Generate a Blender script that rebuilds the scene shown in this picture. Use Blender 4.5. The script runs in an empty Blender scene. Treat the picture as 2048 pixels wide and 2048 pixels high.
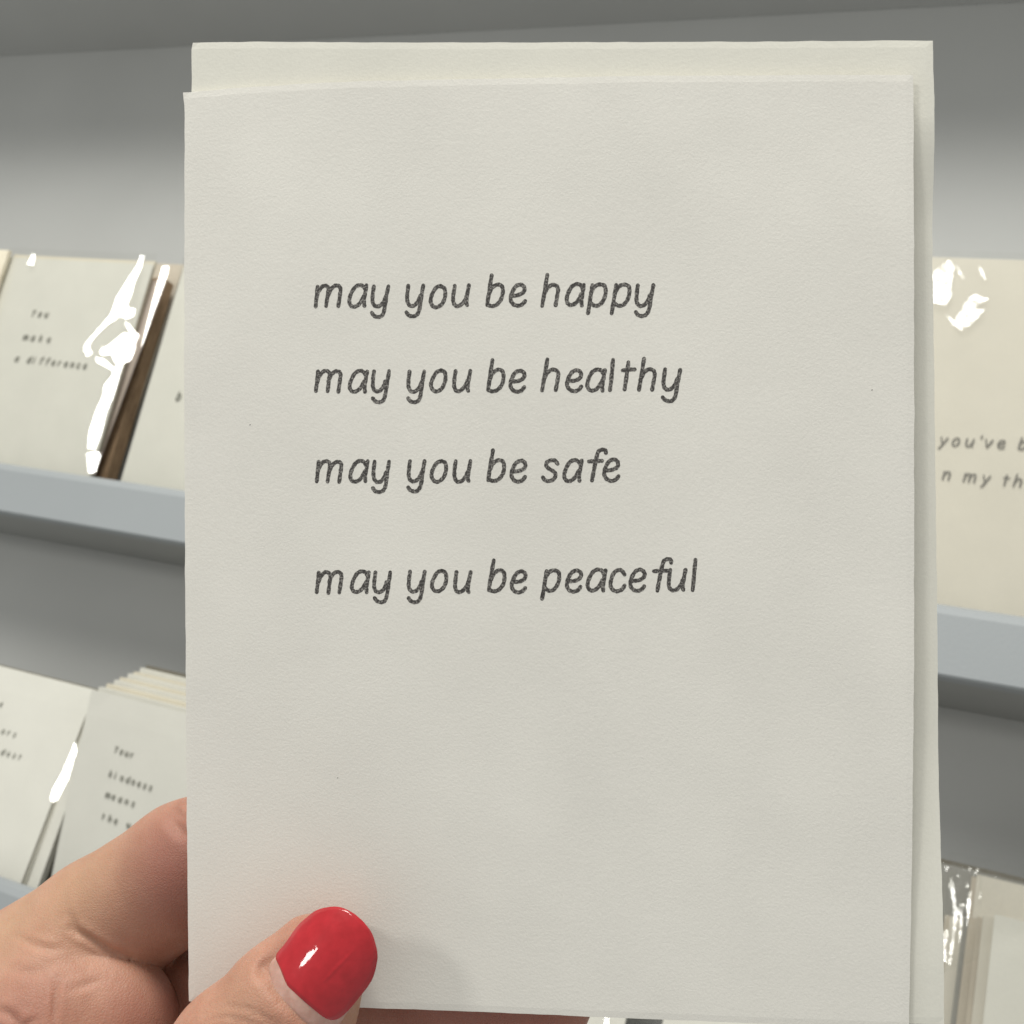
import bpy, bmesh, math, random
import numpy as np
from mathutils import Matrix, Vector

random.seed(4)
rng = np.random.default_rng(4)
SC = bpy.context.scene
COL = SC.collection

# ------------------------------------------------------------------ frames
# World: X runs along the shelves, Y into the rack, Z up.  Camera space below is
# x right, y down, z forward (metres).
F, PC = 2054.0, 1024.0
Hc = np.array([5024, 700, -2054.]); Hc /= np.linalg.norm(Hc)
Vc = np.array([1400, -6160, 2054.]); Vc /= np.linalg.norm(Vc)
Vc = Vc - Hc * (Hc @ Vc); Vc /= np.linalg.norm(Vc)
Nc = np.cross(Hc, Vc)
Uc = np.array([Hc[1], -Hc[0], 0.]); Uc /= np.linalg.norm(Uc)
Yc = np.cross(Uc, Hc)
RW = np.array([Hc, Yc, Uc])
CAM = np.array([0, 0, 1.5])


def w_of(c):
    return RW @ np.asarray(c, float) + CAM


def mat(cols, origin):
    m = Matrix.Identity(4)
    for j, c in enumerate(cols):
        for i in range(3):
            m[i][j] = float(c[i])
    for i in range(3):
        m[i][3] = float(origin[i])
    return m


RACK_O = np.array([-1024., -54., F]) * (0.58 / F)
RACK = mat([RW @ Hc, RW @ Vc, RW @ Nc], w_of(RACK_O))

CR = np.array([[9.97713113e-01, -4.80456727e-04, -6.75892989e-02],
               [5.03336763e-04, -9.99894196e-01, 1.45376797e-02],
               [-6.75891324e-02, -1.45384539e-02, -9.97607309e-01]])
CT = np.array([-49.688809, 75.791001, 158.085654]) / 1000
CARD = mat([RW @ CR[:, 0], RW @ CR[:, 1], RW @ CR[:, 2]], w_of(CT))


def C(px, py, z=0.0):
    """sight line of a traced point -> millimetres in the held card's own frame, at height z"""
    d = np.array([px - PC, py - PC, F]); n = CR[:, 2]
    o = CT + n * z / 1000
    t = (o @ n) / (d @ n)
    return CR.T @ (d * t - CT) * 1000


# ------------------------------------------------------------------ camera, light, exposure
cd = bpy.data.cameras.new('camera'); cam = bpy.data.objects.new('camera', cd); COL.objects.link(cam)
cam.matrix_world = mat([RW @ [1, 0, 0], RW @ [0, -1, 0], RW @ [0, 0, -1]], CAM)
cd.sensor_width = 36; cd.sensor_fit = 'HORIZONTAL'; cd.lens = 36 * F / 2048
cd.clip_start = 0.01; cd.clip_end = 50
cd.dof.use_dof = True; cd.dof.focus_distance = 0.157; cd.dof.aperture_fstop = 42
SC.camera = cam

wd = bpy.data.worlds.new('World'); SC.world = wd; wd.use_nodes = True
wd.node_tree.nodes['Background'].inputs[0].default_value = (0.99, 1.0, 0.96, 1)
wd.node_tree.nodes['Background'].inputs[1].default_value = 0.49

LAMP = CAM + np.array([-0.30, -0.12, 1.30])


def area(name, pos, aim, sx, sy, power, col):
    l = bpy.data.lights.new(name, 'AREA'); l.shape = 'RECTANGLE'; l.size = sx; l.size_y = sy
    l.energy = power; l.color = col
    o = bpy.data.objects.new(name, l); COL.objects.link(o); o.location = pos
    o.rotation_euler = (Vector(aim) - Vector(pos)).to_track_quat('-Z', 'Y').to_euler()
    return o


area('ceiling_lamp', LAMP, (0.05, 0.35, 1.45), 0.55, 0.55, 21.5, (1.0, 0.985, 0.92))
area('fill_behind_left', CAM + np.array([-0.70, -1.20, 0.65]), (0.05, 0.20, 1.45), 0.24, 0.20, 3.8, (1.0, 0.99, 0.94))  # unseen fill lamp, added for frontal light and the nail highlight
SC.view_settings.view_transform = 'Standard'; SC.view_settings.look = 'None'
SC.view_settings.exposure = 0; SC.view_settings.gamma = 1


# ------------------------------------------------------------------ materials
def new_mat(name):
    m = bpy.data.materials.new(name); m.use_nodes = True
    nt = m.node_tree
    return m, nt, nt.nodes['Principled BSDF']


def ramp(nt, fac, stops):
    r = nt.nodes.new('ShaderNodeValToRGB')
    e = r.color_ramp.elements
    while len(e) < len(stops): e.new(0.5)
    for k, (p, c) in zip(e, stops):
        k.position = p; k.color = (*c, 1) if len(c) == 3 else c
    nt.links.new(fac, r.inputs[0])
    return r.outputs[0]


def noise(nt, scale, detail=3, rough=0.55, dim=None, vec=None):
    n = nt.nodes.new('ShaderNodeTexNoise'); n.inputs['Scale'].default_value = scale
    n.inputs['Detail'].default_value = detail; n.inputs['Roughness'].default_value = rough
    if vec is None:
        tc = nt.nodes.get('tc') or nt.nodes.new('ShaderNodeTexCoord'); tc.name = 'tc'
        vec = tc.outputs['Object']
    nt.links.new(vec, n.inputs['Vector'])
    return n.outputs['Fac']


def math_n(nt, op, a, b):
    m = nt.nodes.new('ShaderNodeMath'); m.operation = op
    for i, v in enumerate((a, b)):
        if isinstance(v, (int, float)): m.inputs[i].default_value = v
        else: nt.links.new(v, m.inputs[i])
    return m.outputs[0]


def bump(nt, bsdf, h, dist, strength=1.0):
    b = nt.nodes.new('ShaderNodeBump'); b.inputs['Distance'].default_value = dist
    b.inputs['Strength'].default_value = strength
    nt.links.new(h, b.inputs['Height']); nt.links.new(b.outputs[0], bsdf.inputs['Normal'])
    return b


def paper(name, col, var=0.035, grain=1600, dist=0.00006, fibre=None):
    m, nt, b = new_mat(name)
    big = noise(nt, 45, 3); fine = noise(nt, grain, 4, 0.6)
    mix = math_n(nt, 'ADD', math_n(nt, 'MULTIPLY', big, 0.6), math_n(nt, 'MULTIPLY', fine, 0.4))
    lo = tuple(c * (1 - var) for c in col); hi = tuple(min(1, c * (1 + var)) for c in col)
    c = ramp(nt, mix, [(0.32, lo), (0.68, hi)])
    if fibre:
        tc = nt.nodes['tc']; mp = nt.nodes.new('ShaderNodeMapping'); mp.inputs['Scale'].default_value = (1, 0.12, 1)
        nt.links.new(tc.outputs['Object'], mp.inputs[0])
        f = noise(nt, 900, 3, 0.6, vec=mp.outputs[0])
        mx = nt.nodes.new('ShaderNodeMix'); mx.data_type = 'RGBA'
        nt.links.new(ramp(nt, f, [(0.5, (0, 0, 0)), (0.68, (0.7, 0.7, 0.7))]), mx.inputs[0])
        nt.links.new(c, mx.inputs[6]); mx.inputs[7].default_value = (*fibre, 1); c = mx.outputs[2]
    nt.links.new(c, b.inputs['Base Color'])
    b.inputs['Roughness'].default_value = 0.85; b.inputs['Specular IOR Level'].default_value = 0.25
    h = math_n(nt, 'ADD', fine, math_n(nt, 'MULTIPLY', noise(nt, grain * 0.35, 2), 0.5))
    bump(nt, b, h, dist)
    return m


M_CARD = paper('cold_press_paper', (0.875, 0.848, 0.79), var=.05, grain=2600, dist=0.00004)
M_ENV = paper('envelope_paper', (0.85, 0.83, 0.75), var=.04, grain=2200, dist=0.00003)
M_BCARD = paper('rack_card_paper', (0.675, 0.665, 0.605), grain=900, dist=0.00005)
M_CREAM = paper('cream_envelope', (0.70, 0.65, 0.53), grain=900, dist=0.00005)
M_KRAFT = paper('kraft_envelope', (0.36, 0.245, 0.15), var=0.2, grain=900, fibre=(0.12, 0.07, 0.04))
M_TAN = paper('tan_envelope', (0.52, 0.47, 0.39), var=.08, grain=900)
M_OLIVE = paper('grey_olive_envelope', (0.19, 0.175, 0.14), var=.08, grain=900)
M_PINKT = paper('pinkish_tan_paper', (0.47, 0.40, 0.345), var=.08, grain=900)
M_GREYE = paper('grey_envelope', (0.30, 0.295, 0.27), var=.08, grain=900)
M_WARM = paper('warm_white_paper', (0.615, 0.585, 0.51), grain=900, dist=0.00005)
M_CREAMF = paper('fibrous_cream_envelope', (0.80, 0.74, 0.60), grain=700, fibre=(0.55, 0.48, 0.36))


def ink(name, dark, light, lo, hi, scale):
    m, nt, b = new_mat(name)
    f = noise(nt, scale, 3, 0.7)
    nt.links.new(ramp(nt, f, [(lo, dark), (hi, light)]), b.inputs['Base Color'])
    b.inputs['Roughness'].default_value = 0.6
    bump(nt, b, f, 0.00006)
    return m


M_INK = ink('letterpress_ink', (0.052, 0.047, 0.044), (0.38, 0.36, 0.335), 0.48, 0.66, 3600)
M_BINK = ink('rack_card_ink', (0.17, 0.17, 0.14), (0.30, 0.30, 0.26), 0.4, 0.7, 900)
M_FINK = ink('brown_grey_ink', (0.10, 0.095, 0.085), (0.22, 0.21, 0.19), 0.4, 0.75, 1500)


def paint(name, col, rough=0.45):
    m, nt, b = new_mat(name)
    big = noise(nt, 9, 3); fine = noise(nt, 1500, 3)
    mix = math_n(nt, 'ADD', math_n(nt, 'MULTIPLY', big, 0.7), math_n(nt, 'MULTIPLY', fine, 0.3))
    nt.links.new(ramp(nt, mix, [(0.3, tuple(c * 0.96 for c in col)), (0.7, tuple(c * 1.04 for c in col))]), b.inputs['Base Color'])
    b.inputs['Roughness'].default_value = rough
    bump(nt, b, noise(nt, 700, 3), 0.00008)
    return m


M_PANEL = paint('grey_panel_paint', (0.43, 0.435, 0.425), 0.6)
M_LEDGE = paint('ledge_paint_shaded', (0.32, 0.325, 0.315), 0.6)  # darker than the panel, deepening the shade under the ledges by colour
M_HEAD = paint('header_paint', (0.43, 0.435, 0.425), 0.6)
M_LIP = paint('pale_grey_lip_paint', (0.315, 0.337, 0.352), 0.5)


def film(name, base, rough, tint=(0.97, 0.97, 0.96)):
    m = bpy.data.materials.new(name); m.use_nodes = True; nt = m.node_tree
    nt.nodes.clear()
    out = nt.nodes.new('ShaderNodeOutputMaterial'); mx = nt.nodes.new('ShaderNodeMixShader')
    tr = nt.nodes.new('ShaderNodeBsdfTransparent'); tr.inputs[0].default_value = (*tint, 1)
    gl = nt.nodes.new('ShaderNodeBsdfGlossy'); gl.inputs['Roughness'].default_value = rough
    lw = nt.nodes.new('ShaderNodeLayerWeight'); lw.inputs['Blend'].default_value = 0.5
    fac = math_n(nt, 'ADD', math_n(nt, 'MULTIPLY', math_n(nt, 'POWER', lw.outputs['Facing'], 4.0), 0.7), 0.05 + base)
    nt.links.new(fac, mx.inputs[0]); nt.links.new(tr.outputs[0], mx.inputs[1]); nt.links.new(gl.outputs[0], mx.inputs[2])
    nt.links.new(mx.outputs[0], out.inputs[0])
    return m


M_FILM = film('clear_sleeve_film', 0.0, 0.12)
def crumpled_film(name, lo, hi, rough):
    m = film(name, hi, rough, (0.95, 0.95, 0.94)); nt = m.node_tree
    mx = [n for n in nt.nodes if n.type == 'MIX_SHADER'][0]; gl = [n for n in nt.nodes if n.type == 'BSDF_GLOSSY'][0]
    f = ramp(nt, noise(nt, 420, 3, .6), [(0.36, (lo,) * 3), (0.62, (hi,) * 3)])
    nt.links.new(f, mx.inputs[0])
    b = nt.nodes.new('ShaderNodeBump'); b.inputs['Distance'].default_value = .0004
    nt.links.new(noise(nt, 500, 2), b.inputs['Height']); nt.links.new(b.outputs[0], gl.inputs['Normal'])
    return m


M_CRUMP = crumpled_film('crumpled_sleeve_film', 0.01, 0.15, 0.16)
M_CREASE = crumpled_film('creased_sleeve_film', 0.0, 0.09, 0.08)
M_FOLD = film('folded_sleeve_film', 0.10, 0.10, (0.93, 0.93, 0.92))


# ------------------------------------------------------------------ object helpers
def tag(o, label=None, cat=None, group=None, kind=None):
    if label: o['label'] = label
    if cat: o['category'] = cat
    if group: o['group'] = group
    if kind: o['kind'] = kind
    return o


def empty(name, m):
    o = bpy.data.objects.new(name, None); COL.objects.link(o); o.matrix_world = m
    o.empty_display_size = 0.01
    return o


def mesh_obj(name, verts, faces, m, parent=None, matrix=None, smooth=False):
    me = bpy.data.meshes.new(name); me.from_pydata([tuple(map(float, v)) for v in verts], [], faces)
    me.materials.append(m); me.update()
    if smooth: me.polygons.foreach_set('use_smooth', [True] * len(me.polygons))
    o = bpy.data.objects.new(name, me); COL.objects.link(o)
    if parent is not None:
        o.parent = parent
    if matrix is not None:
        if parent is None: o.matrix_world = matrix
        else: o.matrix_local = matrix
    return o


def profile_bar(name, prof, x0, x1, m, parent, seg=1):
    """prof: (v, n) outline, extruded along h (mm)"""
    n = len(prof); vs = []; fs = []
    for i in range(seg + 1):
        x = x0 + (x1 - x0) * i / seg
        vs += [(x / 1000, p[0] / 1000, p[1] / 1000) for p in prof]
    for i in range(seg):
        for k in range(n):
            a = i * n + k; b = i * n + (k + 1) % n
            fs.append((a, b, b + n, a + n))
    fs.append(tuple(range(n))[::-1]); fs.append(tuple(range(seg * n, seg * n + n)))
    o = mesh_obj(name, vs, fs, m, parent)
    bm = bmesh.new(); bm.from_mesh(o.data); bmesh.ops.recalc_face_normals(bm, faces=bm.faces)
    bm.to_mesh(o.data); bm.free()
    return o


# ------------------------------------------------------------------ lettering (stroke glyphs, x-height = 1)
G = {
 'm': [[(.12,.97),(.08,.5),(.03,.02)], [(.07,.42),(.18,.75),(.38,.97),(.56,.98),(.66,.85),(.63,.55),(.57,.02)], [(.62,.5),(.75,.8),(.93,.97),(1.1,.98),(1.21,.86),(1.19,.55),(1.12,.02)]],
 'a': [[(.80,.76),(.70,.94),(.50,1.0),(.27,.87),(.09,.52),(.05,.2),(.18,.02),(.38,.03),(.58,.2),(.74,.5)], [(.86,.98),(.80,.6),(.75,.25),(.77,.02)]],
 'y': [[(.12,.97),(.07,.5),(.09,.2),(.22,.03),(.42,.05),(.60,.25),(.69,.5)], [(.82,.97),(.74,.5),(.66,-.1),(.56,-.38),(.38,-.48),(.17,-.43),(.05,-.29)]],
 'o': [[(.52,.99),(.30,.9),(.10,.55),(.06,.25),(.20,.03),(.40,.02),(.62,.2),(.74,.55),(.70,.88),(.52,.99)]],
 'u': [[(.12,.97),(.06,.5),(.07,.2),(.19,.03),(.38,.05),(.58,.25),(.69,.5)], [(.82,.97),(.74,.5),(.70,.15),(.74,.03)]],
 'b': [[(.25,1.45),(.15,.8),(.05,.05)], [(.13,.55),(.26,.84),(.5,.99),(.72,.92),(.78,.65),(.70,.3),(.5,.07),(.27,.0),(.07,.06)]],
 'e': [[(.12,.48),(.40,.50),(.62,.60),(.71,.76),(.66,.92),(.50,.99),(.28,.9),(.11,.6),(.06,.3),(.18,.08),(.40,.0),(.60,.07),(.72,.22)]],
 'h': [[(.25,1.48),(.15,.8),(.03,.03)], [(.09,.5),(.25,.82),(.48,.99),(.68,.95),(.77,.78),(.73,.45),(.67,.03)]],
 'p': [[(.22,.97),(.14,.4),(.03,-.35)], [(.17,.62),(.32,.88),(.55,.99),(.78,.92),(.84,.65),(.76,.3),(.56,.06),(.32,.03),(.12,.18)]],
 'l': [[(.15,1.45),(.10,.8),(.03,.03)]],
 't': [[(.29,1.30),(.22,.7),(.14,.03)], [(.02,.92),(.30,.95),(.58,.96)]],
 's': [[(.70,.82),(.58,.96),(.38,.99),(.18,.88),(.17,.70),(.35,.55),(.54,.43),(.60,.24),(.48,.06),(.25,.0),(.08,.09),(.02,.2)]],
 'f': [[(.86,1.32),(.83,1.45),(.68,1.50),(.50,1.40),(.40,1.05),(.31,.5),(.24,.03)], [(.06,.92),(.38,.94),(.68,.95)]],
 'c': [[(.70,.78),(.58,.95),(.42,.99),(.2,.85),(.07,.5),(.06,.22),(.2,.03),(.42,.0),(.62,.11),(.72,.26)]],
 'n': [[(.12,.97),(.08,.5),(.03,.02)], [(.07,.42),(.22,.78),(.46,.99),(.66,.95),(.74,.78),(.70,.45),(.64,.02)]],
 'v': [[(.06,.97),(.16,.5),(.26,.03)], [(.78,.97),(.55,.5),(.26,.03)]],
 'i': [[(.10,.97),(.03,.02)], [(.16,1.36),(.15,1.33)]],
 'd': [[(.80,.76),(.70,.94),(.50,1.0),(.27,.87),(.09,.52),(.05,.2),(.18,.02),(.38,.03),(.58,.2),(.74,.5)], [(.95,1.45),(.84,.8),(.74,.02)]],
 'r': [[(.12,.97),(.08,.5),(.03,.02)], [(.08,.5),(.22,.82),(.42,.98),(.60,.96)]],
 'k': [[(.22,1.45),(.12,.8),(.03,.02)], [(.66,.95),(.12,.45)], [(.26,.55),(.62,.02)]],
 'w': [[(.06,.97),(.16,.02),(.50,.85),(.62,.02),(1.02,.97)]],
 'Y': [[(.10,1.40),(.38,.70)], [(.82,1.40),(.38,.70),(.28,.02)]],
 "'": [[(.16,1.42),(.08,1.10)]],
}
G['Z'] = [[(.10,.97),(.22,.5),(.33,.10)], [(.80,.97),(.56,.5),(.30,.02),(.10,-.36),(-.02,-.42)]]   # a straight-tailed y


def catmull(pts, per=7):
    if len(pts) == 2:
        a, b = np.array(pts[0]), np.array(pts[1])
        return [a + (b - a) * t for t in np.linspace(0, 1, 6)]
    P = [np.array(p, float) for p in pts]
    P = [2 * P[0] - P[1]] + P + [2 * P[-1] - P[-2]]
    out = []
    for i in range(1, len(P) - 2):
        for t in np.linspace(0, 1, per, endpoint=False):
            p0, p1, p2, p3 = P[i - 1:i + 3]
            out.append(.5 * ((2 * p1) + (-p0 + p2) * t + (2 * p0 - 5 * p1 + 4 * p2 - p3) * t * t + (-p0 + 3 * p1 - 3 * p2 + p3) * t ** 3))
    out.append(P[-2])
    return out


class Ink:
    """collects ribbons for one printed line, in mm on a plane"""
    def __init__(s): s.v = []; s.f = []; s.k = 0

    def stroke(s, pts, w, z, jit):
        pts = [np.asarray(p) for p in pts]; n = len(pts); z = z + 0.0022 * (s.k % 3); s.k += 1
        L = []; R = []
        ph = rng.uniform(0, 6.28)
        for i in range(n):
            d = pts[min(n - 1, i + 1)] - pts[max(0, i - 1)]; d = d / (np.linalg.norm(d) + 1e-9)
            nn = np.array([-d[1], d[0]])
            ww = w * .5 * (1 + .07 * math.sin(ph + i * .8))
            L.append(pts[i] + nn * (ww + rng.normal(0, jit))); R.append(pts[i] - nn * (ww + rng.normal(0, jit)))

        def cap(p, d, a, b):
            nn = np.array([-d[1], d[0]]); o = []
            for t in (0.25, .5, .75):
                an = math.pi * t
                o.append(p + (nn * math.cos(an) + d * math.sin(an)) * w * .5)
            return o
        d1 = pts[-1] - pts[-2]; d1 = d1 / np.linalg.norm(d1); d0 = pts[0] - pts[1]; d0 = d0 / np.linalg.norm(d0)
        b0 = len(s.v)
        for p in L + R: s.v.append((p[0], p[1], z))
        for i in range(n - 1): s.f.append((b0 + i, b0 + n + i, b0 + n + i + 1, b0 + i + 1))
        e = len(s.v); c = cap(pts[-1], d1, L[-1], R[-1])
        for p in c: s.v.append((p[0], p[1], z))
        s.f.append((b0 + n - 1, b0 + 2 * n - 1, e + 2, e + 1, e))
        e = len(s.v); c = cap(pts[0], d0, R[0], L[0])
        for p in c: s.v.append((p[0], p[1], z))
        s.f.append((b0 + n, b0, e + 2, e + 1, e))

    def glyph(s, ch, x, y, xh, w, z, slant=0.0, dirx=(1, 0), diry=(0, 1), jit=0.0, per=7):
        dx, dy = np.array(dirx), np.array(diry)
        for st in G[ch]:
            q = catmull(st, per)
            if jit: q = [p + wob for p, wob in zip(q, np.cumsum(rng.normal(0, .0018, (len(q), 2)), axis=0) + rng.normal(0, .008, 2))]
            q = [np.array([x, y]) + dx * (p[0] + slant * p[1]) * xh + dy * p[1] * xh for p in q]
            s.stroke(q, w, z, jit)

    def build(s, name, m, parent, matrix=None):
        vs = [(a / 1000, b / 1000, c / 1000) for a, b, c in s.v]
        o = mesh_obj(name, vs, s.f, m, parent, matrix)
        bm = bmesh.new(); bm.from_mesh(o.data)
        for f in bm.faces:
            f.normal_update()
            if f.normal.z < 0: f.normal_flip()
        bm.to_mesh(o.data); bm.free()
        return o


# ------------------------------------------------------------------ the rack
PB = -62.0        # back panel, mm behind the lip face
H0, H1 = -700.0, 1150.0
rack = empty('display_rack', RACK)
tag(rack, 'pale grey display rack with lipped ledges and shaded back panel behind the held card', 'display rack')
profile_bar('back_panel', [(-640, PB - 12), (-640, PB), (700, PB), (700, PB - 12)], H0, H1, M_PANEL, rack)


def ledge(top, depth_front=0.0):
    b = top - 29.5
    # the ledge board runs from the panel to the lip's back face, butted against both
    profile_bar('shelf_ledge', [(b + 1, PB + 0.2), (b + 1, -8.2), (b + 7, -8.2), (b + 7, PB + 0.2)], H0, H1, M_LEDGE, rack)
    profile_bar('shelf_lip', [(b, -8), (b, -0.8), (b + .8, 0), (top - 5.2, 0), (top - 2.2, -1.6), (top - .6, -3.6), (top, -5.2), (top - .5, -7.2), (top - 1.5, -8)], H0, H1, M_LIP, rack)


ledge(14.5); ledge(-190.0)
HD = 95.0
profile_bar('header_shelf', [(377.5, PB + 0.2), (377.5, HD), (405, HD), (405, PB + 0.2)], H0, H1, M_HEAD, rack)


# ------------------------------------------------------------------ cards standing in the rack
class Pack:
    def __init__(s, name, label, cat, h, w, base, top, nb, nt, shear=0.0, group=None):
        """h: left edge along the shelf, base/top: height range v, nb/nt: how far forward foot and head stand (mm)"""
        s.w = w
        b = np.array([h, base, nb]); t = np.array([h + shear, top, nt])
        yv = (t - b); s.ht = np.linalg.norm(yv); yv = yv / s.ht
        xv = np.array([1., 0, 0]); xv = xv - yv * (xv @ yv); xv /= np.linalg.norm(xv)
        zv = np.cross(xv, yv)
        Rr = np.array([Hc, Vc, Nc]).T
        s.R = Rr @ np.array([xv, yv, zv]).T          # local -> camera space
        s.o = RACK_O + Rr @ b / 1000
        s.M = mat([RW @ s.R[:, 0], RW @ s.R[:, 1], RW @ s.R[:, 2]], w_of(s.o))
        s.root = empty(name, s.M); tag(s.root, label, cat, group)

    def at(s, px, py, z=0.0):
        d = np.array([px - PC, py - PC, F]); n = s.R[:, 2]; o = s.o + n * z / 1000
        t = (o @ n) / (d @ n)
        return s.R.T @ (d * t - s.o) * 1000

    def slab(s, name, x0, x1, y0, y1, z0, z1, m, warp=0.4):
        """a sheet with its own slight warp and softened edge"""
        nx, ny = 8, 10; vs = []; fs = []
        a, b = rng.uniform(-warp, warp, 2)
        def zw(u, v): return a * (u - .5) * (u - .5) * 4 * v + b * u * v * v
        e = min(.25, (z1 - z0) * .3)
        for side in (1, 0):
            for j in range(ny + 1):
                for i in range(nx + 1):
                    u, v = i / nx, j / ny
                    z = z1 if side else z0
                    edge = i in (0, nx) or j in (0, ny)
                    z += zw(u, v) - (e if side else -e) * edge
                    vs.append((x0 + (x1 - x0) * u, y0 + (y1 - y0) * v, z))
        k = (nx + 1) * (ny + 1); idx = lambda sd, i, j: (0 if sd else k) + j * (nx + 1) + i
        for j in range(ny):
            for i in range(nx):
                fs.append((idx(1, i, j), idx(1, i + 1, j), idx(1, i + 1, j + 1), idx(1, i, j + 1)))
                fs.append((idx(0, i, j), idx(0, i, j + 1), idx(0, i + 1, j + 1), idx(0, i + 1, j)))
        ring = [(i, 0) for i in range(nx)] + [(nx, j) for j in range(ny)] + [(i, ny) for i in range(nx, 0, -1)] + [(0, j) for j in range(ny, 0, -1)]
        for q in range(len(ring)):
            p, r = ring[q], ring[(q + 1) % len(ring)]
            fs.append((idx(1, *p), idx(0, *p), idx(0, *r), idx(1, *r)))
        return mesh_obj(name, [(x / 1000, y / 1000, z / 1000) for x, y, z in vs], fs, m, s.root)

    def text(s, rows, xh, w, m, slant=0.05, z=0.5, name='printed_line', jit=0.0):
        for chars, pts in rows:                     # pts: traced start and end of the line (left foot of first / last letter)
            p0, p1 = s.at(*pts[0], z)[:2], s.at(*pts[1], z)[:2]
            I = Ink(); n = len(chars)
            d = (p1 - p0); dl = np.linalg.norm(d); dx = d / dl
            for k, ch in enumerate(chars):
                if ch == ' ': continue
                q = p0 + d * (k / (n - 1))
                I.glyph(ch, q[0], q[1], xh, w, z, slant, dx, (0, 1), jit, per=4)
            I.build(name, m, s.root)

    def film_sheet(s, x0, x1, y0, y1, z, amp=0.5, seed=0, m=None):
        r = np.random.default_rng(seed); nx, ny = 34, 44; vs = []; fs = []
        ks = [(r.uniform(.05, .35), r.uniform(-.25, .25), r.uniform(0, 6.3)) for _ in range(7)]
        for j in range(ny + 1):
            for i in range(nx + 1):
                x = x0 + (x1 - x0) * i / nx; y = y0 + (y1 - y0) * j / ny
                u, v = abs(2 * i / nx - 1), j / ny
                b = sum(abs(math.sin(a * x + c * y + p)) for a, c, p in ks) / 7
                vs.append((x / 1000, y / 1000, (z + amp * b * (.25 + u ** 4 + v ** 6)) / 1000))
        for j in range(ny):
            for i in range(nx):
                a = j * (nx + 1) + i; fs.append((a, a + 1, a + nx + 2, a + nx + 1))
        return mesh_obj('clear_sleeve', vs, fs, m or M_FILM, s.root, smooth=True)

    def crumple(s, quad, z, amp, wl, seed, nx=46, ny=80):
        """a crinkled patch of the sleeve: ridged folds, mostly upright, in real relief"""
        P = [s.at(x, y, z)[:2] for x, y in quad]; r = np.random.default_rng(seed)      # tl, tr, br, bl
        ks = [(r.uniform(.6, 1.4) / wl, r.uniform(-.45, .45) / wl, r.uniform(0, 6.3), r.uniform(.5, 1)) for _ in range(6)]
        vs = []; fs = []
        for j in range(ny + 1):
            for i in range(nx + 1):
                u, v = i / nx, j / ny
                q = (P[0] * (1 - u) + P[1] * u) * (1 - v) + (P[3] * (1 - u) + P[2] * u) * v
                b = 0
                for a, c, p, w in ks:
                    b += w * (1 - abs(math.sin(3.14 * (a * q[0] + c * q[1]) + p + .8 * math.sin(q[1] * .35 + p)))) ** 2
                fade = min(1, 4 * u, 4 * (1 - u)) * min(1, 5 * v + .3, 4 * (1 - v))
                vs.append((q[0] / 1000, q[1] / 1000, (z + amp * b * fade / 2.2) / 1000))
        for j in range(ny):
            for i in range(nx):
                a = j * (nx + 1) + i; fs.append((a, a + nx + 1, a + nx + 2, a + 1))
        return mesh_obj('sleeve_crinkle', vs, fs, M_CREASE, s.root, smooth=True)

    def folds(s, polys, z=1.0, name='sleeve_glint_flap', m=None):
        """creased flaps of the clear sleeve, each cut to the outline of a glint and tipped to mirror the ceiling lamp"""
        for poly in polys:
            P = [s.at(x, y, z) for x, y in poly]
            c = np.mean(P, axis=0)
            pc = s.R @ c / 1000 + s.o                       # camera space
            tl = RW.T @ (LAMP - CAM) - pc; tc_ = -pc
            n = tl / np.linalg.norm(tl) + tc_ / np.linalg.norm(tc_); n /= np.linalg.norm(n)
            nl = s.R.T @ n
            out = []
            for x, y in poly:
                d = s.R.T @ np.array([x - PC, y - PC, F]); d /= np.linalg.norm(d)
                e = s.R.T @ (0 - s.o) * 1000
                t = ((c - e) @ nl) / (d @ nl)
                out.append(e + d * t)
            out = np.array(out); lift = z * .6 - out[:, 2].min(); out[:, 2] += max(0, lift)
            f = tuple(range(len(out)))
            o = mesh_obj(name, out / 1000, [f], m or M_FOLD, s.root)
            bm = bmesh.new(); bm.from_mesh(o.data); bm.faces.ensure_lookup_table()
            bmesh.ops.triangulate(bm, faces=bm.faces)
            bm.to_mesh(o.data); bm.free()


def Z6(l): return [(x / 5.084, 480 + y / 5.084) for x, y in l]
def Z1(l): return [(x / 2.76, 400 + y / 2.76) for x, y in l]
def Z2(l): return [(x / 2.9725, 1250 + y / 2.9725) for x, y in l]
def Z4(l): return [(1780 + x / 2.033, 450 + y / 2.033) for x, y in l]
def Z5(l): return [(1780 + x / 4.854, 1650 + y / 4.854) for x, y in l]


FL = -8.0    # a card's foot on the upper ledge
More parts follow.
